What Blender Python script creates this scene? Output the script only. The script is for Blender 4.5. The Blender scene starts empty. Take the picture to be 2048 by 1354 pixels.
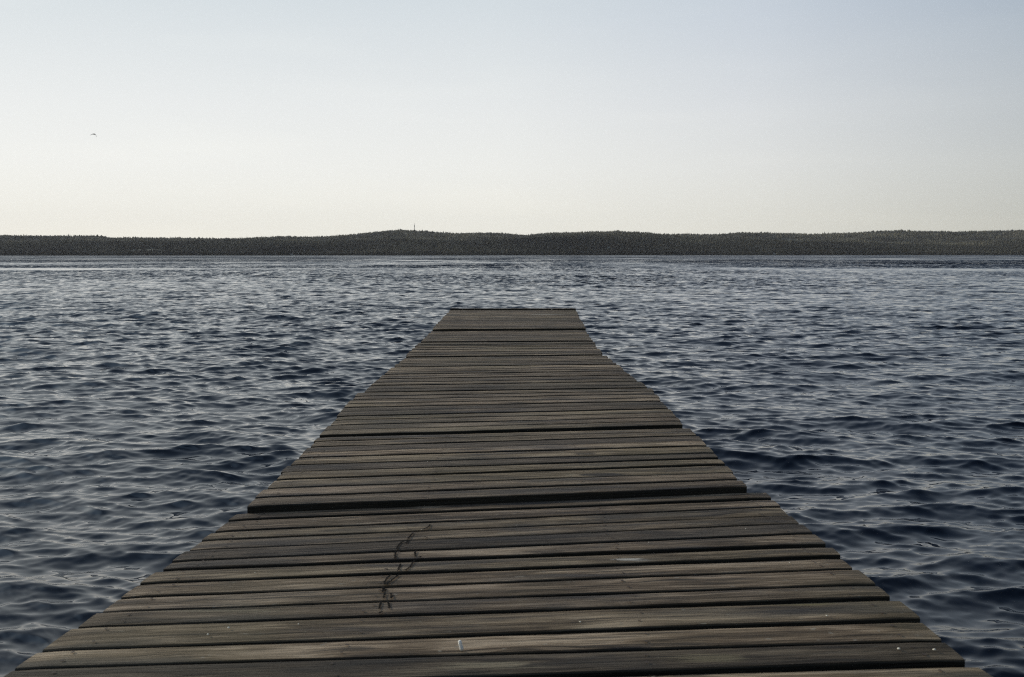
import bpy, bmesh, math, random
import numpy as np
from mathutils import Vector, Matrix, noise as mnoise
random.seed(7)
rng = np.random.default_rng(11)
R = math.radians
sc = bpy.context.scene
COL = sc.collection

# ------------------------------------------------------------------ camera
CAM_H = 1.5            # eye above the water
DECK = 0.5             # deck top above the water
W, H = 2048.0, 1354.0  # size of the photograph the measurements were taken in
FPX = 1991.0           # focal length in those pixels (35 mm on a 36 mm sensor)
PITCH = math.atan((677.0 - 510.0) / FPX)
cam = bpy.data.cameras.new('camera'); cam_o = bpy.data.objects.new('camera', cam); COL.objects.link(cam_o)
cam.sensor_width = 36.0; cam.lens = 35.0
cam.clip_start = 0.05; cam.clip_end = 30000
cam_o.location = (0, 0, CAM_H)
cam_o.rotation_euler = (R(90) - PITCH, R(0.03), 0)
cam.dof.use_dof = True; cam.dof.focus_distance = 7.0; cam.dof.aperture_fstop = 8.0
sc.camera = cam_o

# ------------------------------------------------------------------ sky
SUN_EL, SUN_AZ = 20.0, -58.0        # azimuth from +Y, negative to the left
wd = bpy.data.worlds.new('World'); sc.world = wd; wd.use_nodes = True
nt = wd.node_tree; bg = nt.nodes['Background']
sky = nt.nodes.new('ShaderNodeTexSky'); sky.sky_type = 'NISHITA'; sky.sun_disc = False
sky.sun_elevation = R(SUN_EL); sky.sun_rotation = R(SUN_AZ)
sky.air_density = 1.0; sky.dust_density = 0.5; sky.ozone_density = 1.0; sky.altitude = 0
def wn(t_, **kw):
    n_ = nt.nodes.new(t_)
    for k_, v_ in kw.items(): setattr(n_, k_, v_)
    return n_
def wmath(op, a_, b_=None):
    n_ = wn('ShaderNodeMath', operation=op)
    for i_, v_ in enumerate((a_, b_)):
        if v_ is None: continue
        if isinstance(v_, (int, float)): n_.inputs[i_].default_value = v_
        else: nt.links.new(v_, n_.inputs[i_])
    return n_.outputs[0]
def wramp(fac, stops):
    n_ = wn('ShaderNodeValToRGB'); el_ = n_.color_ramp.elements
    el_[0].position = stops[0][0]; el_[0].color = (*stops[0][1], 1); el_[1].position = stops[-1][0]; el_[1].color = (*stops[-1][1], 1)
    for p_, c_ in stops[1:-1]: el_.new(p_).color = (*c_, 1)
    nt.links.new(fac, n_.inputs[0]); return n_.outputs[0]
# clear evening sky: pale and warm low down, bluer overhead, brightest towards the sun
tcw = wn('ShaderNodeTexCoord'); sx = wn('ShaderNodeSeparateXYZ'); nt.links.new(tcw.outputs['Generated'], sx.inputs[0])
zel = wmath('MAXIMUM', sx.outputs[2], 0.0)
up = wramp(zel, [(0.0, (.93, .905, .82)), (.04, (.94, .925, .86)), (.085, (.93, .93, .895)), (.14, (.87, .885, .875)), (.24, (.71, .765, .79)), (.42, (.60, .67, .73)), (.70, (.25, .34, .47)), (1.0, (.10, .17, .30))])
hl = wmath('MAXIMUM', wmath('SQRT', wmath('ADD', wmath('MULTIPLY', sx.outputs[0], sx.outputs[0]), wmath('MULTIPLY', sx.outputs[1], sx.outputs[1]))), 0.02)
sa = wmath('DIVIDE', wmath('ADD', wmath('MULTIPLY', sx.outputs[0], math.sin(R(SUN_AZ))), wmath('MULTIPLY', sx.outputs[1], math.cos(R(SUN_AZ)))), hl)
st_ = wmath('ADD', wmath('MULTIPLY', sa, 0.5), 0.5)
side_lo = wramp(st_, [(0.0, (.26, .26, .28)), (.30, (.36, .37, .37)), (.54, (.63, .635, .61)), (.66, (.85, .85, .83)), (.77, (.96, .96, .95)), (.944, (1.0, 1.0, 1.0)), (.974, (2.3, 2.26, 2.15)), (1.0, (3.6, 3.5, 3.2))])
side_hi = wramp(st_, [(0.0, (.26, .29, .34)), (.30, (.34, .38, .45)), (.54, (.57, .62, .70)), (.66, (.82, .84, .90)), (.77, (.96, .965, .98)), (.944, (1.0, 1.0, 1.0)), (.974, (2.3, 2.26, 2.15)), (1.0, (3.6, 3.5, 3.2))])
msd = wn('ShaderNodeMix', data_type='RGBA'); nt.links.new(wmath('MINIMUM', wmath('MULTIPLY', zel, 4.5), 1.0), msd.inputs[0])
nt.links.new(side_lo, msd.inputs[6]); nt.links.new(side_hi, msd.inputs[7])
# a breath of cirrus
mpw = wn('ShaderNodeMapping'); mpw.inputs['Scale'].default_value = (3.0, 3.0, 26.0); mpw.inputs['Rotation'].default_value = (0, R(9), 0); nt.links.new(tcw.outputs['Generated'], mpw.inputs[0])
nsw = wn('ShaderNodeTexNoise'); nsw.inputs['Scale'].default_value = 1.0; nsw.inputs['Detail'].default_value = 5; nt.links.new(mpw.outputs[0], nsw.inputs['Vector'])
ci = wramp(nsw.outputs[0], [(.50, (1, 1, 1)), (.75, (1.035, 1.03, 1.02))])
mcl = wn('ShaderNodeMix', data_type='RGBA', blend_type='MULTIPLY'); mcl.inputs[0].default_value = 1
nt.links.new(msd.outputs[2], mcl.inputs[6]); nt.links.new(ci, mcl.inputs[7])
mxs = wn('ShaderNodeMix', data_type='RGBA', blend_type='MULTIPLY'); mxs.inputs[0].default_value = 1
nt.links.new(up, mxs.inputs[6]); nt.links.new(mcl.outputs[2], mxs.inputs[7])
ms = wn('ShaderNodeMix', data_type='RGBA', blend_type='MULTIPLY'); ms.inputs[0].default_value = 1; ms.inputs[7].default_value = (10, 10, 10, 1)
nt.links.new(mxs.outputs[2], ms.inputs[6])
mf = wn('ShaderNodeMix', data_type='RGBA'); mf.inputs[0].default_value = 0.04
nt.links.new(ms.outputs[2], mf.inputs[6]); nt.links.new(sky.outputs[0], mf.inputs[7])
nt.links.new(mf.outputs[2], bg.inputs[0]); bg.inputs[1].default_value = 0.1

# ------------------------------------------------------------------ sun
sun = bpy.data.lights.new('sun', 'SUN'); sun_o = bpy.data.objects.new('sun', sun); COL.objects.link(sun_o)
sun.energy = 2.0; sun.angle = R(0.53); sun.color = (1.0, 0.90, 0.76)
sd = Vector((math.sin(R(SUN_AZ)) * math.cos(R(SUN_EL)), math.cos(R(SUN_AZ)) * math.cos(R(SUN_EL)), math.sin(R(SUN_EL))))
sun_o.rotation_euler = sd.to_track_quat('Z', 'Y').to_euler()
sc.view_settings.view_transform = 'Standard'; sc.view_settings.look = 'None'
sc.view_settings.exposure = 0.0; sc.view_settings.gamma = 1.0
sc.render.engine = 'CYCLES'
sc.cycles.use_denoising = False; sc.cycles.filter_width = 1.15
sc.cycles.max_bounces = 5; sc.cycles.glossy_bounces = 3; sc.cycles.diffuse_bounces = 2
sc.cycles.volume_bounces = 0; sc.cycles.transparent_max_bounces = 8
sc.cycles.caustics_reflective = False; sc.cycles.caustics_refractive = False

# ------------------------------------------------------------------ helpers
CP, SP = math.cos(PITCH), math.sin(PITCH)
def ray(px, py):
    x = (px - W / 2) / FPX; y = -(py - H / 2) / FPX
    return Vector((x, CP + y * SP, -SP + y * CP))
def on_plane(px, py, z):
    d = ray(px, py); t = (z - CAM_H) / d.z
    return Vector((d.x * t, d.y * t, z))

def tag(o, label=None, cat=None, group=None, kind=None):
    if label: o['label'] = label
    if cat: o['category'] = cat
    if group: o['group'] = group
    if kind: o['kind'] = kind
    return o
def link(name, me, parent=None):
    o = bpy.data.objects.new(name, me); COL.objects.link(o)
    if parent: o.parent = parent
    return o
def empty(name, loc, rz=0.0):
    o = bpy.data.objects.new(name, None); COL.objects.link(o); o.location = loc; o.rotation_euler = (0, 0, rz)
    return o
def mesh_np(name, V, F, smooth=False):
    """V (n,3), F (m,k) all faces with k corners"""
    me = bpy.data.meshes.new(name)
    V = np.ascontiguousarray(V, np.float32); F = np.ascontiguousarray(F, np.int32)
    k = F.shape[1]
    me.vertices.add(len(V)); me.vertices.foreach_set('co', V.ravel())
    me.loops.add(F.size); me.loops.foreach_set('vertex_index', F.ravel())
    me.polygons.add(len(F)); me.polygons.foreach_set('loop_start', np.arange(0, F.size, k, dtype=np.int32))
    try: me.polygons.foreach_set('loop_total', np.full(len(F), k, np.int32))
    except Exception: pass
    me.polygons.foreach_set('use_smooth', np.full(len(F), smooth))
    me.update(calc_edges=True)
    return me
def attr(me, name, typ, data):
    a = me.attributes.new(name, typ, 'POINT')
    key = 'vector' if typ == 'FLOAT_VECTOR' else 'value'
    a.data.foreach_set(key, np.ascontiguousarray(data, np.float32).ravel())
def mat(name, base=(0.5, 0.5, 0.5), rough=0.8):
    m = bpy.data.materials.new(name); m.use_nodes = True
    b = m.node_tree.nodes['Principled BSDF']
    b.inputs['Base Color'].default_value = (*base, 1); b.inputs['Roughness'].default_value = rough
    return m, m.node_tree, b
def N(nt, t, **kw):
    n = nt.nodes.new(t)
    for k, v in kw.items(): setattr(n, k, v)
    return n
def math_n(nt, op, a, b=None, clamp=False):
    n = nt.nodes.new('ShaderNodeMath'); n.operation = op; n.use_clamp = clamp
    for i, v in enumerate((a, b)):
        if v is None: continue
        if isinstance(v, (int, float)): n.inputs[i].default_value = v
        else: nt.links.new(v, n.inputs[i])
    return n.outputs[0]
def noise_mat(name, c1, c2, scale, rough=0.85, detail=4):
    m, t, b = mat(name, c1, rough)
    tc = N(t, 'ShaderNodeTexCoord'); ns = N(t, 'ShaderNodeTexNoise'); ns.inputs['Scale'].default_value = scale
    ns.inputs['Detail'].default_value = detail
    cr = N(t, 'ShaderNodeValToRGB')
    cr.color_ramp.elements[0].position = 0.3; cr.color_ramp.elements[0].color = (*c1, 1)
    cr.color_ramp.elements[1].position = 0.7; cr.color_ramp.elements[1].color = (*c2, 1)
    t.links.new(tc.outputs['Object'], ns.inputs['Vector']); t.links.new(ns.outputs[0], cr.inputs[0])
    t.links.new(cr.outputs[0], b.inputs['Base Color'])
    return m

# ------------------------------------------------------------------ water
LEAN, LEANVAR = 1.4, 3.0
BANDS = [  # longest wavelength, slope rms, main direction (deg from +Y), spread power
(0.052, 0.034, 8, 0.7), (0.105, 0.078, -20, 1.1), (0.21, 0.120, 16, 1.5), (0.42, 0.112, -14, 1.9), (0.84, 0.088, 12, 2.3), (1.7, 0.058, 20, 2.6), (3.4, 0.034, 8, 2.6)]
CHOP = 1.0
def make_band(lmax, srms, ang, spread):
    n = 1024; L = lmax * 56
    k1 = np.fft.fftfreq(n, L / n) * 2 * np.pi
    kx, ky = np.meshgrid(k1, k1, indexing='xy'); k = np.hypot(kx, ky); k[0, 0] = 1e9
    lam = 2 * np.pi / k
    amp = np.where((lam <= lmax) & (lam > lmax / 2), 1.0 / k ** 2, 0.0)
    a = R(ang); c = np.abs((kx * math.sin(a) + ky * math.cos(a)) / k)
    amp = amp * (0.09 + c ** (2 * spread))
    ph = rng.normal(size=(n, n)) + 1j * rng.normal(size=(n, n))
    S = amp * ph
    h = np.fft.ifft2(S).real
    sx = np.fft.ifft2(1j * kx * S).real; sy = np.fft.ifft2(1j * ky * S).real
    g = srms / math.sqrt((sx ** 2 + sy ** 2).mean())
    dx = np.fft.ifft2(1j * kx / k * S).real * g; dy = np.fft.ifft2(1j * ky / k * S).real * g
    return (h * g).astype(np.float32), dx.astype(np.float32), dy.astype(np.float32), L
def bil(T, x, y, L):
    n = T.shape[0]
    fx = (x / L * n) % n; fy = (y / L * n) % n
    i = np.floor(fx).astype(np.int32); j = np.floor(fy).astype(np.int32)
    u = (fx - i).astype(np.float32); v = (fy - j).astype(np.float32)
    i %= n; j %= n; i2 = (i + 1) % n; j2 = (j + 1) % n
    return (T[j, i] * (1 - u) + T[j, i2] * u) * (1 - v) + (T[j2, i] * (1 - u) + T[j2, i2] * u) * v
TILES = [make_band(*b) for b in BANDS]
def smooth_noise(x, y, L, seed):
    """slow value noise about -1..1, for gusts"""
    r = np.random.default_rng(seed); T = r.normal(size=(64, 64)).astype(np.float32)
    for _ in range(2):
        T = (T + np.roll(T, 1, 0) + np.roll(T, 1, 1) + np.roll(T, (1, 1), (0, 1))) / 2
    T /= T.std()
    return bil(T, x, y, L * 64)
def gust(x, y):
    """1 = normal ripple; below 1 calm slicks; above 1 dark gusts"""
    g = 1.0 + 0.24 * smooth_noise(x + y * 0.2, y, 7.0, 3) + 0.20 * smooth_noise(x, y * 0.7, 28.0, 5)
    c = 100 - 0.10 * x + 7 * smooth_noise(x, y, 30.0, 8)            # a slick of smoother water across the lake
    w = 10.0
    side = 1 / (1 + np.exp((x - 25) / 25.0))
    g -= (0.22 + 0.60 * side) * np.exp(-((y - c) / w) ** 2)
    return np.clip(g, 0.15, 1.5)
def waves(x, y, cell):
    h = np.zeros_like(x); dx = np.zeros_like(x); dy = np.zeros_like(x); res = np.zeros_like(x)
    g = gust(x, y)
    for k, (tile, b) in enumerate(zip(TILES, BANDS)):
        T, Dx, Dy, L = tile
        lam = b[0] * 0.7
        w = np.clip((lam / cell - 1.1) / 1.1, 0, 1)
        gg = g if b[0] < 1.5 else 0.5 + 0.5 * g
        ox, oy = 37.1 * k, 11.7 * k
        w2 = w * gg
        h += w2 * bil(T, x + ox, y + oy, L); dx += w2 * bil(Dx, x + ox, y + oy, L); dy += w2 * bil(Dy, x + ox, y + oy, L)
        res += (1 - w * w) * (b[1] * gg) ** 2
    return h, dx * CHOP, dy * CHOP, np.sqrt(res) * (0.45 + 0.55 * g)

def build_water():
    rs = [1.2]
    while rs[-1] < 4700:
        r = rs[-1]
        if r < 150: d = 0.008 + 0.0018 * r
        elif r < 700: d = 0.0034 * r
        else: d = 0.02 * r
        rs.append(r + d)
    rs = np.array(rs, np.float32); drs = np.gradient(rs)
    th = np.arange(R(-44), R(44), 0.00125, dtype=np.float32)
    rr, tt = np.meshgrid(rs, th, indexing='ij'); cc = np.broadcast_to(drs[:, None], rr.shape).astype(np.float32)
    cell = np.maximum(cc, rr * 0.00125)
    x = rr * np.sin(tt); y = rr * np.cos(tt)
    h, dx, dy, res = waves(x, y, cell)
    V = np.stack([x + dx, y + dy, h], -1).reshape(-1, 3)
    nr, n2 = rr.shape
    idx = np.arange(nr * n2, dtype=np.int32).reshape(nr, n2)
    F = np.stack([idx[:-1, :-1], idx[:-1, 1:], idx[1:, 1:], idx[1:, :-1]], -1).reshape(-1, 4)[:, ::-1]
    # the rest of the lake, to the sides of and behind the jetty
    rs2 = np.concatenate([[0.02], np.geomspace(0.3, 4700, 240)]).astype(np.float32)
    th2 = np.linspace(R(44) - 0.0012, R(360 - 44), 500).astype(np.float32)
    r2, t2 = np.meshgrid(rs2, th2, indexing='ij')
    x2 = r2 * np.sin(t2); y2 = r2 * np.cos(t2)
    h2, dx2, dy2, re2 = waves(x2, y2, np.maximum(r2 * 0.04, 0.02))
    V2 = np.stack([x2, y2, h2 - 0.004], -1).reshape(-1, 3)
    n0 = len(V); i2 = np.arange(r2.size, dtype=np.int32).reshape(r2.shape) + n0
    F2 = np.stack([i2[:-1, :-1], i2[:-1, 1:], i2[1:, 1:], i2[1:, :-1]], -1).reshape(-1, 4)[:, ::-1]
    # small fan between the camera foot and the first ring
    r3 = np.linspace(0.02, 1.215, 12).astype(np.float32); t3 = np.linspace(R(-44.2), R(44.2), 60).astype(np.float32)
    r3, t3 = np.meshgrid(r3, t3, indexing='ij')
    V3 = np.stack([r3 * np.sin(t3), r3 * np.cos(t3), np.full_like(r3, -0.01)], -1).reshape(-1, 3)
    i3 = np.arange(r3.size, dtype=np.int32).reshape(r3.shape) + n0 + len(V2)
    F3 = np.stack([i3[:-1, :-1], i3[:-1, 1:], i3[1:, 1:], i3[1:, :-1]], -1).reshape(-1, 4)[:, ::-1]
    me = mesh_np('water', np.concatenate([V, V2, V3]), np.concatenate([F, F2, F3]), True)
    attr(me, 'res', 'FLOAT', np.concatenate([res.ravel(), re2.ravel(), np.full(r3.size, 0.05)]))
    return me
wm = build_water()
m, t, b = mat('lake_water', (0.0012, 0.0030, 0.0075), 0.02)
b.inputs['IOR'].default_value = 1.333
geo = N(t, 'ShaderNodeNewGeometry'); at = N(t, 'ShaderNodeAttribute', attribute_name='res')
def slope_noise(scale, stretch):
    mp = N(t, 'ShaderNodeMapping'); mp.inputs['Scale'].default_value = (scale * stretch, scale, 1)
    t.links.new(geo.outputs['Position'], mp.inputs[0])
    ns = N(t, 'ShaderNodeTexNoise', noise_dimensions='2D'); ns.inputs['Scale'].default_value = 1; ns.inputs['Detail'].default_value = 2
    t.links.new(mp.outputs[0], ns.inputs['Vector'])
    v = N(t, 'ShaderNodeVectorMath', operation='SUBTRACT'); v.inputs[1].default_value = (0.5, 0.5, 0.5)
    t.links.new(ns.outputs['Color'], v.inputs[0]); return v.outputs[0]
def vsc(v, s):
    n = N(t, 'ShaderNodeVectorMath', operation='SCALE'); t.links.new(v, n.inputs[0])
    if isinstance(s, float): n.inputs['Scale'].default_value = s
    else: t.links.new(s, n.inputs['Scale'])
    return n.outputs[0]
def vadd(a, c):
    n = N(t, 'ShaderNodeVectorMath', operation='ADD'); t.links.new(a, n.inputs[0]); t.links.new(c, n.inputs[1]); return n.outputs[0]
rs_ = at.outputs['Fac']
fine = vsc(slope_noise(30.0, 0.6), 0.05)
big = vsc(vadd(slope_noise(5.0, 0.6), slope_noise(1.6, 0.5)), math_n(t, 'MULTIPLY', rs_, 4.2))
tot = N(t, 'ShaderNodeVectorMath', operation='MULTIPLY'); tot.inputs[1].default_value = (0.8, 1.0, 0.0)
t.links.new(vadd(fine, big), tot.inputs[0])
# far off only the wave faces turned to the shore are seen: they lean back towards it
sp_ = N(t, 'ShaderNodeSeparateXYZ'); t.links.new(geo.outputs['Position'], sp_.inputs[0])
cb_ = N(t, 'ShaderNodeCombineXYZ'); t.links.new(sp_.outputs[0], cb_.inputs[0]); t.links.new(sp_.outputs[1], cb_.inputs[1])
un = N(t, 'ShaderNodeVectorMath', operation='NORMALIZE'); t.links.new(cb_.outputs[0], un.inputs[0])
ln_ = N(t, 'ShaderNodeVectorMath', operation='LENGTH'); t.links.new(cb_.outputs[0], ln_.inputs[0])
mr = N(t, 'ShaderNodeMapRange', interpolation_type='SMOOTHSTEP'); t.links.new(ln_.outputs['Value'], mr.inputs[0])
for i_, v2_ in ((1, 12.0), (2, 160.0), (3, 0.0), (4, 1.0)): mr.inputs[i_].default_value = v2_
def gnoise(sx_, sy_, det):
    mp = N(t, 'ShaderNodeMapping'); mp.inputs['Scale'].default_value = (sx_, sy_, 1); t.links.new(geo.outputs['Position'], mp.inputs[0])
    ns = N(t, 'ShaderNodeTexNoise', noise_dimensions='2D'); ns.inputs['Scale'].default_value = 1; ns.inputs['Detail'].default_value = det; ns.inputs['Roughness'].default_value = .7
    t.links.new(mp.outputs[0], ns.inputs['Vector']); return ns.outputs[0]
gsum = math_n(t, 'ADD', math_n(t, 'SUBTRACT', gnoise(.9, .06, 4), .5), math_n(t, 'SUBTRACT', gnoise(.12, .012, 5), .5))
lean = math_n(t, 'MULTIPLY', math_n(t, 'MULTIPLY', mr.outputs[0], rs_), math_n(t, 'ADD', math_n(t, 'MULTIPLY', gsum, LEANVAR), LEAN))
back_ = vsc(un.outputs[0], math_n(t, 'MULTIPLY', lean, -1.0))
nn = N(t, 'ShaderNodeVectorMath', operation='NORMALIZE'); t.links.new(vadd(vadd(geo.outputs['Normal'], tot.outputs[0]), back_), nn.inputs[0])
t.links.new(nn.outputs[0], b.inputs['Normal'])
wm.materials.append(m)
tag(link('water', wm), kind='structure')

# lake bed, a real floor under the opaque water
bm = bmesh.new(); bmesh.ops.create_grid(bm, x_segments=2, y_segments=2, size=4600); me = bpy.data.meshes.new('lake_bed'); bm.to_mesh(me); bm.free()
me.materials.append(noise_mat('silt', (0.06, 0.05, 0.035), (0.10, 0.085, 0.06), 0.4))
o = tag(link('lake_bed', me), kind='structure'); o.location.z = -2.6

# ------------------------------------------------------------------ far shore
SKY_X = [-400, 0, 100, 200, 230, 300, 360, 420, 540, 560, 585, 600, 680, 740, 770, 800, 830, 860, 900, 950, 1000, 1050, 1100, 1200, 1230, 1300, 1350, 1450, 1480, 1530, 1600, 1650, 1720, 1790, 1850, 1900, 1950, 2048, 2500]
SKY_Y = [469, 471, 472, 472, 475, 476, 476, 477, 475, 473, 473, 475, 472, 467, 463, 461, 463, 465, 467, 466, 468, 470, 466, 464, 463.5, 467, 469, 469, 466, 467, 469, 469, 466, 463, 464, 466, 464, 462, 464]
NEAR_X = [-400, 0, 100, 200, 300, 360, 420, 480, 530, 600, 680, 740, 800, 860, 950, 1000, 1060, 1100, 1200, 1300, 1350, 1480, 1600, 1700, 1800, 1900, 2048, 2500]
NEAR_Y = [484, 484, 482, 483, 481, 483, 479, 478, 477, 481, 483, 481, 477, 481, 479, 477, 473, 469, 468, 470, 476, 481, 483, 481, 485, 484, 480, 482]
Y0, Y1, Y2 = 4000.0, 4750.0, 6500.0
def hgt(x, y):
    x = np.asarray(x, float); y = np.asarray(y, float)
    px = 1024 + FPX * x / y
    hn = CAM_H + (510 - np.interp(px, NEAR_X, NEAR_Y)) / FPX * Y1 - 15
    hf = CAM_H + (510 - np.interp(px, SKY_X, SKY_Y)) / FPX * Y2 - 15
    s = lambda v: v * v * (3 - 2 * v)
    a = s(np.clip((y - Y0) / (Y1 - Y0), 0, 1)) ** 0.75
    z = hn * a
    mid = np.maximum(hn * 0.86, 4)
    c = s(np.clip((y - Y1) / 500, 0, 1)); z = np.where(y > Y1, hn * (1 - c) + mid * c, z)
    c2 = s(np.clip((y - Y1 - 500) / (Y2 - Y1 - 500), 0, 1)); z = np.where(y > Y1 + 500, mid * (1 - c2) + hf * c2, z)
    z = np.where(y > Y2, hf * (1 - 0.5 * s(np.clip((y - Y2) / 1200, 0, 1))), z)
    bump = 5.0 * smooth_noise(x.astype(np.float32), y.astype(np.float32), 260.0, 21) * np.clip((y - Y0) / 400, 0, 1) * np.clip((Y2 + 100 - y) / 500, 0, 1)
    shore = np.clip((y - Y0 + 60) / 60, 0, 1)
    return (z + bump) * shore - 3.0 * (1 - shore) + 0.4
gy = np.concatenate([np.linspace(3930, 4200, 16), np.linspace(4230, 7900, 80)]); gx = np.linspace(-0.82, 0.82, 470)
GY, GX = np.meshgrid(gy, gx, indexing='ij'); TX = GX * GY
TZ = hgt(TX, GY)
V = np.stack([TX, GY, TZ], -1).reshape(-1, 3); n2 = len(gx); idx = np.arange(V.shape[0]).reshape(len(gy), n2)
F = np.stack([idx[:-1, :-1], idx[:-1, 1:], idx[1:, 1:], idx[1:, :-1]], -1).reshape(-1, 4)
me = mesh_np('hills', V, F, True); me.materials.append(noise_mat('hill_ground', (0.025, 0.032, 0.014), (0.06, 0.065, 0.03), 0.006))
tag(link('hills', me), kind='structure')

# ---- cottages on the far shore (measured pixel of the base, size, colour)
COT = [(29, 481, 7, 'tiny pale cottage high in the forest at the far left of the ridge'),
       (80, 504, 10, 'grey cottage near the waterline at the far left of the opposite shore'),
       (280, 481, 8, 'bright little cottage on the upper slope above the left waterfront'),
       (360, 504, 12, 'pale yellow cottage just above the waterline left of the mast hill'),
       (432, 501, 11, 'dim grey cottage among trees right of the pale yellow one'),
       (584, 508, 9, 'tiny white boathouse right on the waterline left of the mast'),
       (740, 479, 12, 'cream cottage in a clearing on the slope just left of the mast'),
       (798, 489, 9, 'small cottage in dark trees almost straight below the mast'),
       (872, 495, 10, 'small cottage low on the slope just right of the mast'),
       (1217, 494, 9, 'lone white cottage on the wooded slope beyond the right half of the jetty end'),
       (1549, 507, 8, 'tiny cottage at the waterline of the right hand shore')]
wallm = [noise_mat('cottage_paint_' + n, c, tuple(v * .85 for v in c), 0.8) for n, c in (('white', (.75, .74, .7)), ('cream', (.62, .56, .36)), ('grey', (.36, .36, .35)))]
roofm = noise_mat('roof_felt', (0.06, 0.055, 0.05), (0.10, 0.09, 0.08), 1.5)
winm, _, wb_ = mat('cottage_glass', (0.02, 0.025, 0.03), 0.1)
def box_bm(bm, x0, x1, y0, y1, z0, z1):
    vs = [bm.verts.new((x, y, z)) for z in (z0, z1) for x, y in ((x0, y0), (x1, y0), (x1, y1), (x0, y1))]
    for f in ((3, 2, 1, 0), (4, 5, 6, 7), (0, 1, 5, 4), (1, 2, 6, 5), (2, 3, 7, 6), (3, 0, 4, 7)): bm.faces.new([vs[i] for i in f])
def bm_obj(name, bm, m, parent=None, smooth=False):
    me = bpy.data.meshes.new(name); bmesh.ops.recalc_face_normals(bm, faces=bm.faces); bm.to_mesh(me); bm.free()
    me.materials.append(m)
    if smooth: me.polygons.foreach_set('use_smooth', [True] * len(me.polygons))
    return link(name, me, parent)
CLEAR = []
for i, (px, py, w, lab) in enumerate(COT):
    d = ray(px, py); ys = np.arange(Y0 + 6, 7000, 4.0); t_ = ys / d.y
    zz = CAM_H + d.z * t_; hz = hgt(d.x * t_, ys); k = np.argmax(hz + 3 >= zz) if (hz + 3 >= zz).any() else 2
    x, y = float(d.x * t_[k]), float(ys[k]); z = max(float(hz[k]), 0.6)
    c = empty('cottage', (x, y, z), R(random.uniform(-20, 20))); tag(c, lab, 'cottage', 'cottages scattered along the far shore')
    dd, hh = w * 0.7, 3.4
    bm = bmesh.new(); box_bm(bm, -w / 2, w / 2, -dd / 2, dd / 2, -2.5, hh)
    bm_obj('wall', bm, wallm[(0, 2, 0, 1, 2, 0, 1, 0, 1, 0, 0)[i]], c)
    bm = bmesh.new(); ov = 0.4
    pts = [(-w / 2 - ov, s * (dd / 2 + ov), hh - .1) for s in (-1, 1)] + [(-w / 2 - ov, 0, hh + dd * .42)]
    v0 = [bm.verts.new(p) for p in pts]; v1 = [bm.verts.new((-p[0], p[1], p[2])) for p in pts]
    bm.faces.new(v0); bm.faces.new(v1[::-1])
    for a in range(3): bm.faces.new((v0[a], v0[(a + 1) % 3], v1[(a + 1) % 3], v1[a]))
    rf = bm_obj('roof', bm, roofm, c)
    bm = bmesh.new(); box_bm(bm, w * .2, w * .2 + .8, -.4, .4, hh + dd * .2, hh + dd * .42 + 1.0); bm_obj('chimney', bm, wallm[2], rf)
    for s in (-.28, .22):
        bm = bmesh.new(); box_bm(bm, w * s, w * s + 1.1, -dd / 2 - .03, -dd / 2 + .05, 1.0, 2.3); bm_obj('window', bm, winm, c)
    CLEAR.append((x, y))
CL = np.array(CLEAR)

# ---- forest: one mass of spruces nobody could count
def scatter():
    P = []
    for ya, yb, sp in ((Y0 + 4, 4850, 8.5), (4850, 5500, 16), (5500, 6640, 11.5)):
        n = int((yb - ya) * (0.78 * (ya + yb)) * 1.05 / sp ** 2)
        y = rng.uniform(ya, yb, n); u = rng.uniform(-0.80, 0.80, n); P.append(np.stack([u * y, y], -1))
    yy = rng.uniform(Y0 - 2, Y0 + 22, 3400); P.append(np.stack([rng.uniform(-.80, .80, 3400) * yy, yy], -1))
    return np.concatenate(P)
P = scatter()
keep = np.ones(len(P), bool)
for x, y in CL:
    keep &= ~((np.abs(P[:, 0] - x - (P[:, 1] - y) * (x / y)) < 9) & (P[:, 1] > y - 110) & (P[:, 1] < y + 10))
# a few clearings and felled patches
cn = smooth_noise(P[:, 0].astype(np.float32), P[:, 1].astype(np.float32), 120.0, 31)
keep &= ~((cn > 1.55) & (P[:, 1] > Y0 + 120))
P = P[keep]; n = len(P)
z = hgt(P[:, 0], P[:, 1])
th_ = rng.normal(15, 3.6, n).clip(7, 27) * (1 + 0.12 * smooth_noise(P[:, 0].astype(np.float32), P[:, 1].astype(np.float32), 60.0, 41).clip(-1.5, 1.5))
rad = th_ * rng.uniform(0.17, 0.27, n)
rnd = rng.random(n) < 0.30                                # rounder broadleaf crowns between the spruces
ns_ = 5
ang = (np.arange(ns_) / ns_ * 2 * np.pi)[None, :] + rng.random((n, 1)) * 6.28
ring = lambda f, zf: np.stack([P[:, :1] + np.cos(ang) * (rad * f)[:, None], P[:, 1:] + np.sin(ang) * (rad * f)[:, None], np.broadcast_to((z + th_ * zf)[:, None], ang.shape)], -1)
r0 = ring(np.where(rnd, 0.8, 1.0), np.where(rnd, 0.15, 0.05)); r1 = ring(np.where(rnd, 1.25, 0.55), np.where(rnd, 0.6, 0.52))
top = np.stack([P[:, 0], P[:, 1], z + th_ * np.where(rnd, 0.92, 1.0)], -1)[:, None, :]
VV = np.concatenate([r0, r1, top], 1)                    # n, 11, 3
base = (np.arange(n) * 11)[:, None]
T = []
for a in range(ns_):
    c = (a + 1) % ns_
    T += [(a, c, 5 + c), (a, 5 + c, 5 + a), (5 + a, 5 + c, 10)]
F = (base[:, :, None] + np.array(T)[None]).reshape(-1, 3)
me = mesh_np('forest', VV.reshape(-1, 3), F, True)
low = np.clip((P[:, 1] - Y0 - 250) / 700, 0, 1)          # shade painted into the shore trees, light and haze into the heights
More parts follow.
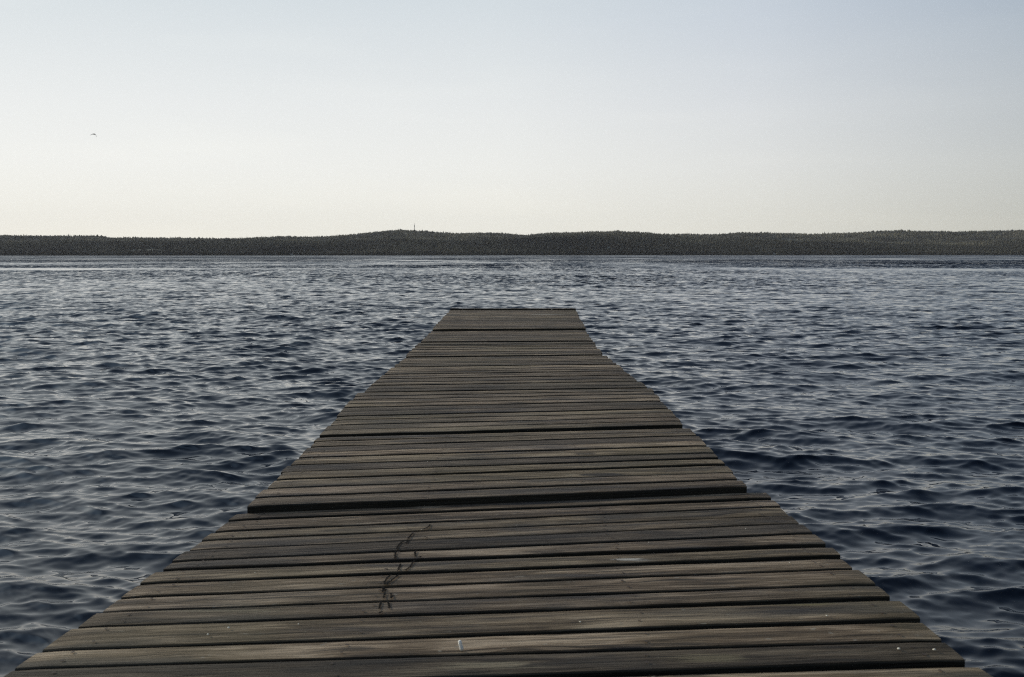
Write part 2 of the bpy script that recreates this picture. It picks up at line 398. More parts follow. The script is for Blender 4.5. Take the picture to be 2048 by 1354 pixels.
tint = np.repeat(np.clip(0.16 + (0.05 + .14 * low) * smooth_noise(P[:, 0].astype(np.float32), P[:, 1].astype(np.float32), 45.0, 61) + 0.52 * low + (0.035 + .04 * low) * rng.normal(size=n) + 0.18 * rnd * (0.4 + low) + 0.16 * smooth_noise(P[:, 0].astype(np.float32), P[:, 1].astype(np.float32), 150.0, 51), 0, 1), 11)
attr(me, 'tint', 'FLOAT', tint)
m, t, b = mat('forest_foliage', rough=0.9); b.inputs['Specular IOR Level'].default_value = 0.1
a_ = N(t, 'ShaderNodeAttribute', attribute_name='tint'); cr = N(t, 'ShaderNodeValToRGB')
cr.color_ramp.elements[0].color = (0.010, 0.0102, 0.008, 1); cr.color_ramp.elements[1].color = (0.155, 0.138, 0.088, 1)
e = cr.color_ramp.elements.new(0.55); e.color = (0.060, 0.056, 0.038, 1)
t.links.new(a_.outputs['Fac'], cr.inputs[0]); t.links.new(cr.outputs[0], b.inputs['Base Color'])
me.materials.append(m); tag(link('forest', me), kind='stuff', label='dark forest covering the low hills of the far shore', cat='forest')

# ---- mast on the highest hill
mx = (830 - 1024) / FPX * 6480; mz = float(hgt(mx, 6480.0)) ; mtop = CAM_H + (510 - 446.5) / FPX * 6480
steel = noise_mat('mast_steel', (0.10, 0.10, 0.10), (0.16, 0.15, 0.14), 0.3, 0.6)
c = empty('mast', (mx, 6480, mz)); tag(c, 'tall thin radio mast on top of the highest wooded hill', 'mast')
def prism(name, parent, r0_, r1_, z0, z1, seg=8, mm=steel, cx=0, cy=0):
    bm = bmesh.new(); A = []; B = []
    for k in range(seg):
        a = 2 * math.pi * k / seg
        A.append(bm.verts.new((cx + r0_ * math.cos(a), cy + r0_ * math.sin(a), z0))); B.append(bm.verts.new((cx + r1_ * math.cos(a), cy + r1_ * math.sin(a), z1)))
    for k in range(seg): bm.faces.new((A[k], A[(k + 1) % seg], B[(k + 1) % seg], B[k]))
    bm.faces.new(A[::-1]); bm.faces.new(B)
    return bm_obj(name, bm, mm, parent)
hm = mtop - mz
prism('shaft', c, 2.6, 1.8, -2, hm * 0.82); prism('antenna', c, 0.7, 0.4, hm * 0.82, hm)
for f in (0.62, 0.80): prism('platform', c, 3.0, 3.0, hm * f, hm * f + 1.2, 12)

# ------------------------------------------------------------------ jetty
m, t, b = mat('weathered_wood', rough=0.8); wood = m
b.inputs['Specular IOR Level'].default_value = 0.28
gc0 = N(t, 'ShaderNodeAttribute', attribute_name='grain').outputs['Vector']   # x along the board, y across (m), z own seed
tn = N(t, 'ShaderNodeAttribute', attribute_name='tint').outputs['Fac']
geo = N(t, 'ShaderNodeNewGeometry')
def nz(vec, sc_, det=4, rough=0.6, dist=0.0):
    mp = N(t, 'ShaderNodeMapping'); mp.inputs['Scale'].default_value = sc_; t.links.new(vec, mp.inputs[0])
    n_ = N(t, 'ShaderNodeTexNoise'); n_.inputs['Scale'].default_value = 1; n_.inputs['Detail'].default_value = det
    n_.inputs['Roughness'].default_value = rough; n_.inputs['Distortion'].default_value = dist
    t.links.new(mp.outputs[0], n_.inputs['Vector']); return n_.outputs[0]
def ramp(fac, stops):
    cr = N(t, 'ShaderNodeValToRGB'); el = cr.color_ramp.elements
    el[0].position, el[0].color = stops[0][0], (*stops[0][1], 1); el[1].position, el[1].color = stops[-1][0], (*stops[-1][1], 1)
    for p_, c_ in stops[1:-1]:
        e_ = el.new(p_); e_.color = (*c_, 1)
    t.links.new(fac, cr.inputs[0]); return cr.outputs[0]
# knots: the grain bends round them
mpk = N(t, 'ShaderNodeMapping'); mpk.inputs['Scale'].default_value = (1.9, 7.5, 3.1); t.links.new(gc0, mpk.inputs[0])
vk = N(t, 'ShaderNodeTexVoronoi'); vk.inputs['Scale'].default_value = 1.0; t.links.new(mpk.outputs[0], vk.inputs['Vector'])
kd = vk.outputs['Distance']
kbend = ramp(kd, [(0.0, (1, 1, 1)), (0.30, (0, 0, 0))])
kdark = ramp(kd, [(0.06, (1, 1, 1)), (0.12, (0, 0, 0))])
off = N(t, 'ShaderNodeCombineXYZ'); t.links.new(math_n(t, 'MULTIPLY', kbend, 0.022), off.inputs[1])
ga = N(t, 'ShaderNodeVectorMath', operation='ADD'); t.links.new(gc0, ga.inputs[0]); t.links.new(off.outputs[0], ga.inputs[1]); gc = ga.outputs[0]
g_fine = nz(gc, (5.0, 130, 9), 3, 0.6, 0.3)
g_mid = nz(gc, (1.9, 19, 7), 4, 0.55, 0.9)
g_blot = nz(gc, (1.6, 9, 5), 5, 0.6)
g_spot = nz(gc, (26, 60, 5), 2, 0.5)
g_large = nz(geo.outputs['Position'], (1.1, 1.1, 1.1), 3, 0.6)
def ramp(fac, stops):
    cr = N(t, 'ShaderNodeValToRGB'); el = cr.color_ramp.elements
    el[0].position, el[0].color = stops[0][0], (*stops[0][1], 1); el[1].position, el[1].color = stops[-1][0], (*stops[-1][1], 1)
    for p_, c_ in stops[1:-1]:
        e_ = el.new(p_); e_.color = (*c_, 1)
    t.links.new(fac, cr.inputs[0]); return cr.outputs[0]
def mix(fac, a, c_, bt='MIX'):
    mx_ = N(t, 'ShaderNodeMix', data_type='RGBA', blend_type=bt)
    for s_, v in ((0, fac), (6, a), (7, c_)):
        if isinstance(v, (int, float)): mx_.inputs[s_].default_value = v
        elif isinstance(v, tuple): mx_.inputs[s_].default_value = (*v, 1)
        else: t.links.new(v, mx_.inputs[s_])
    return mx_.outputs[2]
v_ = math_n(t, 'ADD', math_n(t, 'MULTIPLY', math_n(t, 'SUBTRACT', math_n(t, 'ADD', math_n(t, 'MULTIPLY', g_mid, 0.62), math_n(t, 'MULTIPLY', g_fine, 0.38)), .5), 3.2), .5)
col = ramp(v_, [(0.14, (0.036, 0.026, 0.016)), (0.40, (0.108, 0.080, 0.051)), (0.58, (0.182, 0.140, 0.094)), (0.86, (0.360, 0.290, 0.205))])
col = mix(math_n(t, 'MULTIPLY', ramp(g_blot, [(0.50, (0, 0, 0)), (0.62, (1, 1, 1))]), 0.75), col, (0.052, 0.046, 0.040))
col = mix(math_n(t, 'MULTIPLY', ramp(g_large, [(0.48, (0, 0, 0)), (0.68, (1, 1, 1))]), 0.28), col, (0.125, 0.108, 0.060))
col = mix(math_n(t, 'MULTIPLY', ramp(nz(gc, (1.3, 7, 3), 4, 0.6), [(0.54, (0, 0, 0)), (0.68, (1, 1, 1))]), 0.5), col, (0.30, 0.245, 0.175))
col = mix(ramp(g_spot, [(0.70, (0, 0, 0)), (0.76, (1, 1, 1))]), col, (0.22, 0.20, 0.155))
spz = N(t, 'ShaderNodeSeparateXYZ'); t.links.new(gc0, spz.inputs[0])
wnz = N(t, 'ShaderNodeTexWhiteNoise', noise_dimensions='1D'); t.links.new(spz.outputs[2], wnz.inputs['W'])
col = mix(math_n(t, 'MULTIPLY', wnz.outputs['Value'], 0.5), col, mix(1.0, col, (1.0, 0.98, 1.12), 'MULTIPLY'))
hs = N(t, 'ShaderNodeHueSaturation'); t.links.new(col, hs.inputs['Color'])
t.links.new(math_n(t, 'ADD', math_n(t, 'MULTIPLY', tn, 1.05), 0.42), hs.inputs['Value'])
crack = ramp(nz(gc, (1.7, 95, 3), 2, 0.4, 0.2), [(0.30, (1, 1, 1)), (0.345, (0, 0, 0))])
hs.inputs['Saturation'].default_value = 1.22
wc0 = mix(math_n(t, 'MULTIPLY', kdark, 0.75), hs.outputs[0], (0.040, 0.028, 0.016))
def soak(px, py, rx, ry, amt, colour, prev):
    c_ = on_plane(px, py, DECK); dv = N(t, 'ShaderNodeVectorMath', operation='SUBTRACT'); dv.inputs[1].default_value = c_; t.links.new(geo.outputs['Position'], dv.inputs[0])
    dm = N(t, 'ShaderNodeVectorMath', operation='MULTIPLY'); dm.inputs[1].default_value = (1 / rx, 1 / ry, 0); t.links.new(dv.outputs[0], dm.inputs[0])
    dl_ = N(t, 'ShaderNodeVectorMath', operation='LENGTH'); t.links.new(dm.outputs[0], dl_.inputs[0])
    e_ = math_n(t, 'SUBTRACT', math_n(t, 'ADD', math_n(t, 'MULTIPLY', v_, 1.1), math_n(t, 'MULTIPLY', g_blot, 1.2)), dl_.outputs['Value'])
    return mix(math_n(t, 'MULTIPLY', ramp(e_, [(0.25, (0, 0, 0)), (0.6, (1, 1, 1))]), amt), prev, colour)
DK = (0.012, 0.010, 0.009)
for a_ in ((1215, 962, .13, .035, .9, DK), (1245, 1297, .11, .022, .9, DK), (1170, 920, .06, .03, .7, DK), (930, 911, .16, .03, .6, DK), (700, 1062, .12, .03, .5, DK), (1310, 1066, .10, .03, .6, DK),
           (820, 1237, .07, .02, .6, DK), (1262, 1119, .085, .020, .85, (0.46, 0.43, 0.36)), (430, 1222, .22, .02, .5, (0.26, 0.22, 0.14)), (980, 1332, .14, .03, .5, (0.30, 0.25, 0.16)),
           (1590, 1207, .12, .03, .6, (0.17, 0.14, 0.05)), (1420, 1318, .14, .03, .5, (0.22, 0.18, 0.10)), (1090, 632, .35, .10, .6, (0.42, 0.40, 0.34)), (760, 790, .2, .05, .4, DK)):
    wc0 = soak(*a_, wc0)
wc = mix(math_n(t, 'MULTIPLY', crack, 0.8), wc0, (0.012, 0.011, 0.009))
sdf = N(t, 'ShaderNodeAttribute', attribute_name='side').outputs['Fac']     # sawn edges: shade of the gaps painted in as near black
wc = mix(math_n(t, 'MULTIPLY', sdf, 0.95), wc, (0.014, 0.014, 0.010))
t.links.new(wc, b.inputs['Base Color'])
bp = N(t, 'ShaderNodeBump'); bp.inputs['Strength'].default_value = 0.8; bp.inputs['Distance'].default_value = 0.006
t.links.new(v_, bp.inputs['Height']); t.links.new(bp.outputs[0], b.inputs['Normal'])
nailm = noise_mat('rusty_nail', (0.03, 0.022, 0.017), (0.07, 0.045, 0.03), 400)

XA, XB = 760.0, 1350.0
# section: z offset, left edge (back, front) pixels, right edge (back, front), gap lines as (far dark edge at XA, near dark edge at XA, same at XB)
SEC = [
 dict(z=0.03, L=((901, 619.5), (863, 659)), Rr=((1151, 619.5), (1171.5, 657.5)), first=(619.5, 619.5), last=(658.5, 655), gaps=[]),
 dict(z=0.00, L=((863, 662), (842, 681.5)), Rr=((1170, 661), (1185.5, 680.5)), first=(662, 660), last=(683, 679.5), gaps=[]),
 dict(z=0.00, L=((836, 687), (811, 712)), Rr=((1187, 684), (1203.5, 706.5)), first=(686, 682.5), last=(713, 707),
      gaps=[((689.3, 690.2), (685.5, 686.3)), ((694.6, 695.8), (690.4, 691.3)), ((699.3, 700.2), (694.8, 695.6)), ((705, 705.7), (700.5, 701.2))]),
 dict(z=0.01, L=((808, 716), (728, 781.7)), Rr=((1210, 710.5), (1299, 777.5)), first=(715.4, 709), last=(782, 773),
      gaps=[((723.5, 724.2), (717, 717.7)), ((730.5, 731), (723, 723.5)), ((733.5, 734.6), (726, 727)), ((740, 740.8), (732, 732.8)), ((747.5, 748.6), (739.5, 740.6)), ((756.5, 757.3), (748, 748.8)), ((763.5, 764.4), (754.8, 755.6)), ((769.5, 770.8), (760, 761.2)), ((777, 777.8), (768, 768.8))]),
 dict(z=0.00, L=((712, 790), (641, 867)), Rr=((1303, 779), (1368, 848)), first=(784.6, 775.5), last=(865.8, 849),
      gaps=[((797, 797.6), (786.3, 787)), ((805.3, 806.1), (794.2, 795)), ((812.3, 813.5), (800.5, 801.7)), ((820.5, 821.3), (808.3, 809.1)), ((829.5, 830.5), (816, 817)), ((837, 837.8), (824.3, 825)), ((846.7, 847.8), (832.8, 833.6)), ((856, 856.5), (841, 841.6))]),
 dict(z=0.03, L=((638, 874), (501, 1004)), Rr=((1374, 852), (1491, 970)), first=(871.2, 857), last=(1000.5, 977),
      gaps=[((888, 889.4), (870.3, 871.9)), ((899.5, 900), (882, 882.5)), ((909.4, 911.4), (892, 894.2)), ((923.6, 925), (906.5, 908)), ((936.9, 937.9), (917.3, 920)), ((950.6, 952.2), (930.8, 933)), ((966.6, 968.8), (947.3, 949)), ((984.3, 985.8), (961.4, 964.3))]),
 dict(z=0.00, L=((481, 1025.5), (22, 1345)), Rr=((1538, 993), (1973, 1350)), first=(1015.5, 992), last=None,
      gaps=[((1026.4, 1030), (1002, 1007)), ((1046.8, 1048.5), (1021, 1022.7)), ((1063.3, 1065.5), (1039, 1040.6)), ((1082.2, 1083.2), (1056, 1057.6)),
            ((1102.2, 1103.6), (1076.6, 1078)), ((1119.4, 1124.6), (1096.5, 1104)), ((1144.5, 1149.7), (1121, 1128.3)), ((1172.5, 1174.6), (1149.4, 1151)),
            ((1200.5, 1205), (1179.8, 1184.3)), ((1230, 1234.5), (1208, 1214.6)), ((1274.4, 1278.4), (1253, 1259)), ((1312, 1317), (1293.6, 1299.5)), ((1357, 1367), (1338, 1350))]),
]
TOPS = []      # board tops for placing stains: (quad corners in xy, z)
def plank_geo(store, bl, br, fr, fl, zt, thick, seed, own_tint, dark_end=False):
    """one board: corners back-left, back-right, front-right, front-left (2D), top height; with wobbling edges"""
    V, F, G, Tn, M_ = store
    nu = 36; prof = [(0.0, -1), (0.0, -0.08), (0.03, -0.012), (0.12, 0.0), (0.35, 0.010), (0.65, 0.010), (0.88, 0.0), (0.97, -0.012), (1.0, -0.08), (1.0, -1)]
    r_ = random.Random(seed); b0 = len(V)
    tilt = r_.uniform(-.0016, .0016); warp = r_.uniform(-.002, .002); wid = (fl - bl).length; ln = (br - bl).length
    for i in range(nu + 1):
        u = i / nu; pb = bl.lerp(br, u); pf = fl.lerp(fr, u)
        wb = 0.0022 * mnoise.noise(Vector((u * 9, seed * 3.1, 0))) + 0.0012 * mnoise.noise(Vector((u * 37, seed * 1.7, 4)))
        wf = 0.0022 * mnoise.noise(Vector((u * 9, seed * 2.3, 9))) + 0.0014 * mnoise.noise(Vector((u * 37, seed * 5.1, 7)))
        endr = 0.006 * (max(0, 1 - u * nu) + max(0, 1 - (1 - u) * nu))
        d = (pf - pb).normalized()
        a_, c_ = pb + d * (wb + 0.0), pf + d * wf
        for k, (v, dz) in enumerate(prof):
            q = a_.lerp(c_, v)
            zz = zt + (dz * 0.06 if dz > -1 else -thick) + tilt * (v - .5) + warp * (u - .5) * 2 * (v - .5) + .0015 * mnoise.noise(Vector((u * 4, seed, 2))) - endr * .4
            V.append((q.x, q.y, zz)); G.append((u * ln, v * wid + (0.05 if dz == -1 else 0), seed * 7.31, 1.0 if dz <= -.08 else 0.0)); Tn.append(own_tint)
    m_ = len(prof)
    for i in range(nu):
        for k in range(m_ - 1):
            a_ = b0 + i * m_ + k; F.append((a_, a_ + m_, a_ + m_ + 1, a_ + 1)); M_.append(0)
        a_ = b0 + i * m_; F.append((a_ + m_ - 1, a_ + m_ + m_ - 1, a_ + m_, a_)); M_.append(0)
    F.append(tuple(b0 + k for k in range(m_))); M_.append(0)
    F.append(tuple(b0 + nu * m_ + k for k in reversed(range(m_)))); M_.append(0)
    # nail heads in pairs above the joists
    for u in (0.045, 0.335, 0.665, 0.955):
        for v in (0.25, 0.75):
            if wid < 0.07 and v > .5: continue
            u_ = u + r_.uniform(-.006, .006); v2 = v + r_.uniform(-.08, .08)
            q = bl.lerp(br, u_).lerp(fl.lerp(fr, u_), v2); zc = zt + 0.0035; b1 = len(V); rr_ = r_.uniform(.0042, .0058)
            for k in range(7):
                V.append((q.x + rr_ * math.cos(k * .8976), q.y + rr_ * math.sin(k * .8976), zc)); G.append((0, 0, 0, 0)); Tn.append(.5)
            F.append(tuple(range(b1, b1 + 7))); M_.append(1)
    TOPS.append(((bl, br, fr, fl), zt))

jetty = empty('jetty', (0, 8, 0)); tag(jetty, 'long weathered grey plank jetty running out over the lake towards the far hills', 'jetty')
jinv = Vector((0, 8, 0))
beam_m = noise_mat('wet_timber', (0.035, 0.03, 0.024), (0.075, 0.066, 0.052), 6)
seed = 1
def line_int(yA, yB, P0, P1, z):
    """where the traced line (yA at XA, yB at XB) meets the edge line through ground points P0,P1 on plane z"""
    a = on_plane(XA, yA, z); c = on_plane(XB, yB, z); a2 = a.xy; d1 = (c - a).xy; p = P0.xy; d2 = (P1 - P0).xy
    det = d1.x * (-d2.y) + d2.x * d1.y
    s_ = ((p.x - a2.x) * (-d2.y) + d2.x * (p.y - a2.y)) / det
    return a2 + d1 * s_
for si, S in enumerate(SEC):
    z = DECK + S['z']
    L0, L1 = (on_plane(*p, z) for p in S['L']); R0, R1 = (on_plane(*p, z) for p in S['Rr'])
    lines = []   # boards as (back line, front line)
    back = S['first']
    for (a0, a1), (c0, c1) in S['gaps']:
        k_ = (a0 - 510) / 600; a0 -= .4 * k_; c0 -= .4 * k_; a1 += .6 * k_; c1 += .6 * k_
        a1 = max(a1, a0 + .011 * (a0 - 510) ** 2 / FPX); c1 = max(c1, c0 + .011 * (c0 - 510) ** 2 / FPX)
        lines.append((back, (a0, c0))); back = (a1, c1)
    boards = []
    for bk, ft in lines + ([(back, S['last'])] if S['last'] else []):
        boards.append([line_int(*bk, L0, L1, z), line_int(*bk, R0, R1, z), line_int(*ft, R0, R1, z), line_int(*ft, L0, L1, z)])
    if S['last'] is None:           # the jetty goes on under and behind the photographer
        bl = line_int(*back, L0, L1, z); br = line_int(*back, R0, R1, z)
        dl = Vector((-0.02, -0.125)); dr = Vector((0.02, -0.125))
        for k in range(28):
            boards.append([bl.copy(), br.copy(), br + dr, bl + dl]); bl = bl + dl * 1.07; br = br + dr * 1.07
            dl = dr = Vector((0, -0.128))
    fin = []
    for q in boards:                 # boards too wide for one plank hold several, laid tight
        wq = ((q[3] - q[0]).length + (q[2] - q[1]).length) / 2
        k = max(1, round(wq / 0.138)) if wq > 0.19 else 1
        cuts = [0] + sorted((i + random.uniform(-.12, .12)) / k for i in range(1, k)) + [1]
        for i in range(k):
            g = 0.0 if k == 1 else random.uniform(.009, .015) / wq
            c0, c1 = cuts[i] + (g if i else 0), cuts[i + 1]
            fin.append([q[0].lerp(q[3], c0), q[1].lerp(q[2], c0), q[1].lerp(q[2], c1), q[0].lerp(q[3], c1)])
    st = ([], [], [], [], [])
    for q in fin:
        jl, jr = random.uniform(-.011, .011), random.uniform(-.011, .011)
        u = (q[1] - q[0]).normalized()
        q = [q[0] + u * jl, q[1] + u * jr, q[2] + u * jr, q[3] + u * jl]
        tv = min(1, max(0, random.gauss(0.5, 0.23)))
        plank_geo(st, *q, z + random.uniform(-.0018, .0018), 0.042, seed, tv); seed += 1
    if si == 0:                      # raised end board lying across the tip of the jetty
        a, c = fin[0][0], fin[0][1]; u = (c - a).normalized(); nrm = Vector((-u.y, u.x))
        st2 = ([], [], [], [], [])
        keepn = len(TOPS)
        plank_geo(st2, a + nrm * .05, c + nrm * .05, c - nrm * .09, a - nrm * .09, z + .024, 0.042, 999, 0.22)
        del TOPS[keepn:]
        me = bpy.data.meshes.new('end_board'); me.from_pydata([(v[0], v[1] - 8, v[2]) for v in st2[0]], [], st2[1]); me.materials.append(wood); me.materials.append(nailm)
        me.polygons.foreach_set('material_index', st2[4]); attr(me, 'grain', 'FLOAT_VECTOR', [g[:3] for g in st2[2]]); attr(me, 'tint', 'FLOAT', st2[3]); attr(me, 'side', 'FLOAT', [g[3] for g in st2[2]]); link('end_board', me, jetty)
    me = bpy.data.meshes.new('deck_section'); me.from_pydata([(v[0], v[1] - 8, v[2]) for v in st[0]], [], st[1])
    me.materials.append(wood); me.materials.append(nailm); me.polygons.foreach_set('material_index', st[4])
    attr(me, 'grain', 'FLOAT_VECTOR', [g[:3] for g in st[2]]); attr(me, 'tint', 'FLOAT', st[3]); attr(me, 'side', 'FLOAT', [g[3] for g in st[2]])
    so = link('deck_section', me, jetty)
    # joists below, and piles standing in the lake
    bk0, bk1, ft1, ft0 = fin[0][0], fin[0][1], fin[-1][2], fin[-1][3]
    for u in (0.045, 0.335, 0.665, 0.955):
        p = bk0.lerp(bk1, u); q = ft0.lerp(ft1, u); bm = bmesh.new()
        wj = .045; zs = (z - .052 - .15, z - .052)
        vs = [bm.verts.new((pp.x + sx * wj, pp.y - 8, zz)) for zz in zs for pp, sx in ((p, -1), (p, 1), (q, 1), (q, -1))]
        for f in ((0, 1, 2, 3), (7, 6, 5, 4), (0, 4, 5, 1), (1, 5, 6, 2), (2, 6, 7, 3), (3, 7, 4, 0)): bm.faces.new([vs[i] for i in f])
        bm_obj('joist', bm, beam_m, so)
    for u in (0.11, 0.89):
        p = bk0.lerp(bk1, u).lerp(ft0.lerp(ft1, u), 0.5)
        prism('pile', jetty, .085, .08, -2.6, z - .055, 12, beam_m, p.x, p.y - 8)

# ---- stains and small things on the boards
def inside(q, p):
    s = None
    for i in range(4):
        a, c = q[i], q[(i + 1) % 4]; cr_ = (c.x - a.x) * (p.y - a.y) - (c.y - a.y) * (p.x - a.x)
        if s is None: s = cr_ > 0
        elif (cr_ > 0) != s: return False
    return True
def top_at(px, py):
    p = on_plane(px, py, DECK)
    for q, z in TOPS:
        p2 = on_plane(px, py, z)
        if inside(q, p2.xy): return Vector((p2.x, p2.y, z))
    return None
def discs(bm, pts, lay):
    for (x, y, z, rx, ry) in pts:
        lay[0] += 1; zc = z + 0.0036 + (lay[0] % 40) * 0.00002; a0 = random.random() * 6
        vs = []
        for k in range(9):
            a = a0 + k * 2 * math.pi / 9; rr_ = random.uniform(.65, 1.25)
            vs.append(bm.verts.new((x + rx * rr_ * math.cos(a), y - 8 + ry * rr_ * math.sin(a), zc)))
        bm.faces.new(vs)
def trail(polys, rad_, step=0.004, jit=0.004):
    out = []
    for poly in polys:
        g = [on_plane(*p, DECK) for p in poly]
        for a, c in zip(g[:-1], g[1:]):
            n_ = max(1, int((c - a).length / step))
            for k in range(n_):
                p = a.lerp(c, k / n_); x = p.x + random.gauss(0, jit); y = p.y + random.gauss(0, jit)
                if mnoise.noise(Vector((x * 45, y * 45, 0))) < -.80: continue
                for q, z in TOPS:
                    if inside(q, Vector((x, y))): out.append((x, y, z, rad_ * random.uniform(.5, 1.4), rad_ * random.uniform(.5, 1.5))); break
    return out
cv = lambda L_: [(680 + x / 5.64, 1020 + y / 5.64) for x, y in L_]
tr = [cv(a) for a in ([(1020, 170), (990, 200), (920, 232), (880, 240)], [(825, 268), (790, 300), (768, 335), (752, 388)], [(725, 355), (690, 380), (655, 412), (632, 465), (622, 500), (620, 565)],
      [(865, 455), (840, 488), (850, 530)], [(910, 530), (862, 560), (826, 595), (790, 650), (730, 690), (645, 712)], [(684, 615), (662, 660), (655, 705)],
      [(572, 742), (535, 780), (500, 822), (512, 862)], [(665, 738), (600, 790), (552, 828), (515, 866)], [(462, 880), (520, 905), (470, 930)], [(490, 880), (480, 935)], [(505, 950), (488, 1000)],
      [(575, 950), (580, 1000)], [(600, 975), (560, 1000)], [(456, 1055), (448, 1100), (438, 1135)], [(470, 1162), (430, 1195)], [(545, 1055), (555, 1130)], [(950, 315), (990, 316)])]
lay = [0]
bm = bmesh.new(); discs(bm, trail(tr, 0.0026, .0013, .0013), lay)
stm, st_t, st_b = mat('wet_mark', (0.008, 0.0075, 0.007), 0.9); st_b.inputs['Specular IOR Level'].default_value = 0.05
bm_obj('dark_stain', bm, stm, jetty)['label'] = 'forked trail of dark wet drips across the near boards'

grit_m = noise_mat('pale_grit', (0.92, 0.88, 0.74), (0.72, 0.66, 0.50), 300)
GRIT = [(1160, 1247, .006, 'pale crumb on the wide board near the bottom centre, right of the white stub'), (843, 1061, .004, 'bright speck beside the top of the forked dark stain'),
        (788, 967, .0045, 'tiny white speck on the second section, front part, left of centre'), (1491, 1060, .0045, 'tiny bright speck on the right part of the near section, upper of two'),
        (1579, 1128, .0045, 'small bright crumb near the right edge of the near section'), (528, 1021, .006, 'small pale pebble under the corner of the big dark gap on the left'),
        (506, 1074, .004, 'tiny white speck near the left edge just below the big dark gap'), (624, 918, .005, 'small pale crumb near the left edge between the two big dark gaps'),
        (510, 1147, .004, 'tiny pale speck on the left side level with the forked stain'), (1297, 1087, .004, 'tiny speck directly above the bleached white patch'),
        (1653, 1235, .006, 'pale crumb near the right edge, lower of the specks above the corner'), (1797, 1302, .008, 'pale round crumb in the bottom right corner of the jetty'),
        (1868, 1304, .008, 'flat whitish crumb nearest the bottom right edge of the jetty'), (457, 1259, .007, 'flat whitish fleck on the wide board at the lower left'),
        (415, 1272, .006, 'pale chip in the lower left, left of the flat whitish fleck'), (597, 1251, .005, 'faint whitish fleck left of the knots at lower centre left'),
        (855, 925, .004, 'lone white speck at the centre left between the two big dark gaps'), (1104, 617.5, .02, 'small whitish lump on the far end board of the jetty')]
for px, py, s, lab in GRIT:
    p = top_at(px, py) or on_plane(px, py, DECK)
    if py < 620: p = on_plane(px, 621, DECK + .054)
    bm = bmesh.new(); bmesh.ops.create_icosphere(bm, subdivisions=2, radius=s * .47)
    for v in bm.verts: v.co *= 1 + .35 * mnoise.noise(v.co / s * 1.3 + Vector((px, py, 0))); v.co.z *= .6
    o = bm_obj('crumb', bm, grit_m, None, True); o.location = p + Vector((0, 0, s * .5 + .002)); o.rotation_euler.z = random.random() * 3
    tag(o, lab, 'crumb', 'pale crumbs lying on the boards')
# white stub standing on the near boards
p = top_at(924, 1303) or on_plane(924, 1303, DECK)
stub_m = noise_mat('white_stub', (0.97, 0.95, 0.88), (0.9, 0.86, 0.74), 200)
bm = bmesh.new(); prof_ = [(0.0, .0), (.0042, .001), (.0048, .006), (.0046, .020), (.0036, .026), (0.0, .0275)]
for k in range(12):
    pass
rings = []
for r_, zz in prof_[1:-1]:
    rings.append([bm.verts.new((r_ * math.cos(a * math.pi / 5) * (1 + .08 * math.sin(a * 3)), r_ * math.sin(a * math.pi / 5), zz)) for a in range(10)])
for A, B in zip(rings[:-1], rings[1:]):
    for k in range(10): bm.faces.new((A[k], A[(k + 1) % 10], B[(k + 1) % 10], B[k]))
bm.faces.new(rings[0][::-1]); bm.faces.new(rings[-1])
o = bm_obj('stub', bm, stub_m, None, True); o.location = p + Vector((0, 0, .003)); o.rotation_euler = (R(-6), R(-14), .3); o.scale = (1.0, 1.0, 1.0)
tag(o, 'short white stub standing up on a board at the bottom centre', 'stub')

# ------------------------------------------------------------------ gull
gull_m = noise_mat('gull_feathers', (0.03, 0.03, 0.028), (0.07, 0.068, 0.06), 4)
d = ray(188, 268.5).normalized(); gp = Vector((0, 0, CAM_H)) + d * 150
bm = bmesh.new()
def chain(pts):
    """flattened tube through (pos, half chord, half thickness)"""
    prev = None
    for (p, cx, tz) in pts:
        ringv = [bm.verts.new((p[0], p[1] + cx * math.cos(a * math.pi / 4), p[2] + tz * math.sin(a * math.pi / 4))) for a in range(8)]
        if prev:
            for k in range(8): bm.faces.new((prev[k], prev[(k + 1) % 8], ringv[(k + 1) % 8], ringv[k]))
        else: bm.faces.new(ringv[::-1])
        prev = ringv
    bm.faces.new(prev)
# one skin from wing tip to wing tip through the body, wings arched down
chain([((-.42, -.10, -.10), .01, .004), ((-.32, -.05, -.03), .045, .010), ((-.20, .0, .035), .065, .016), ((-.09, .02, .06), .08, .03), ((-.03, .03, .045), .16, .055),
       ((.03, .03, .045), .16, .055), ((.09, .02, .035), .09, .04), ((.17, .0, -.04), .085, .035), ((.225, -.02, -.14), .075, .03), ((.235, -.06, -.24), .05, .018), ((.225, -.11, -.33), .01, .006)])
body = []
for yy, r_ in ((-.22, .01), (-.16, .035), (-.02, .06), (.12, .055), (.19, .032), (.25, .034), (.29, .022), (.335, .004)):
    body.append([bm.verts.new((r_ * math.cos(a * math.pi / 4), yy, .03 + r_ * math.sin(a * math.pi / 4))) for a in range(8)])
for A, B in zip(body[:-1], body[1:]):
    for k in range(8): bm.faces.new((A[k], B[k], B[(k + 1) % 8], A[(k + 1) % 8]))
tl = [bm.verts.new(q) for q in ((-.02, -.2, .03), (.02, -.2, .03), (.06, -.36, .02), (-.06, -.36, .02))]; tl2 = [bm.verts.new((v.co.x, v.co.y, v.co.z - .012)) for v in tl]
bm.faces.new(tl); bm.faces.new(tl2[::-1])
for k in range(4): bm.faces.new((tl[k], tl2[k], tl2[(k + 1) % 4], tl[(k + 1) % 4]))
o = bm_obj('gull', bm, gull_m, None, True); o.location = gp; o.rotation_euler = (0, R(-6), R(8)); o.scale = (1.25, 1.25, 1.25)
tag(o, 'small dark gull gliding with arched wings high over the left of the lake', 'bird')

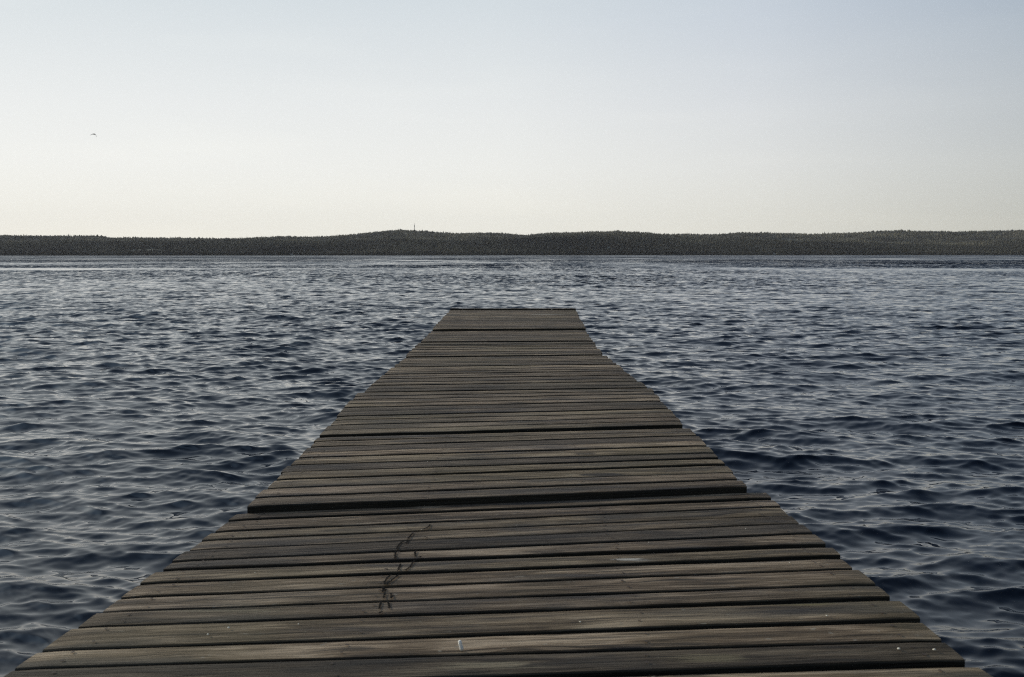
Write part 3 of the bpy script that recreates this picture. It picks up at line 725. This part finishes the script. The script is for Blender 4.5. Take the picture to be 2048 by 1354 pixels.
# ------------------------------------------------------------------ flecks drifting on the lake
fleck_m = noise_mat('pale_leaf', (0.72, 0.66, 0.5), (0.5, 0.44, 0.3), 60)
FLK = [(300, 740, .020, 'small pale leaf standing up on the water in the left middle of the lake'), (19, 655, .030, 'pale leaf afloat near the left edge of the picture'),
       (267, 838, .012, 'tiny leaf afloat in the left middle, below the upright pale one'), (1496, 617, .030, 'tiny pale leaf on a dark wave right of the jetty tip'),
       (1826, 598, .035, 'pale leaf afloat far out on the right side of the lake'), (1727, 1048, .010, 'small yellowish leaf afloat just off the right side of the near deck')]
for px, py, s, lab in FLK:
    p = on_plane(px, py, 0.0)
    hh, _, _, _ = waves(np.array([p.x], np.float32), np.array([p.y], np.float32), np.array([.05], np.float32))
    bm = bmesh.new(); nn_ = 8; rows = []
    for i in range(nn_ + 1):
        u = i / nn_; w_ = .42 * math.sin(math.pi * min(.98, u + .02)) ** .8
        rows.append([bm.verts.new((s * w_ * vx, s * (u * 2 - 1) * .6, s * (.5 * abs(vx) ** 2 * w_ + .9 * u * u + zo))) for zo in (0, -.05) for vx in (-1, 0, 1)])
    for A, B in zip(rows[:-1], rows[1:]):
        bm.faces.new((A[0], A[1], B[1], B[0])); bm.faces.new((A[1], A[2], B[2], B[1])); bm.faces.new((A[3], B[3], B[4], A[4])); bm.faces.new((A[4], B[4], B[5], A[5]))
        bm.faces.new((A[0], B[0], B[3], A[3])); bm.faces.new((A[2], A[5], B[5], B[2]))
    o = bm_obj('leaf', bm, fleck_m, None, True); o.location = (p.x, p.y, float(hh[0]) + s * .1); o.rotation_euler.z = random.uniform(-.6, .6)
    tag(o, lab, 'leaf', 'pale leaves drifting on the lake')

# ------------------------------------------------------------------ haze
HAZE = 2.0e-5
if HAZE > 0:
    bm = bmesh.new(); box_bm(bm, -6800, 6800, -5200, 9000, -4.0, 330); me = bpy.data.meshes.new('haze'); bmesh.ops.recalc_face_normals(bm, faces=bm.faces); bm.to_mesh(me); bm.free()
    hm_ = bpy.data.materials.new('haze_air'); hm_.use_nodes = True; ht = hm_.node_tree
    for n_ in list(ht.nodes):
        if n_.type == 'BSDF_PRINCIPLED': ht.nodes.remove(n_)
    pv = ht.nodes.new('ShaderNodeVolumePrincipled'); pv.inputs['Density'].default_value = HAZE; pv.inputs['Color'].default_value = (.9, .92, .95, 1)
    ht.links.new(pv.outputs[0], ht.nodes['Material Output'].inputs['Volume'])
    me.materials.append(hm_); tag(link('haze', me), kind='stuff')
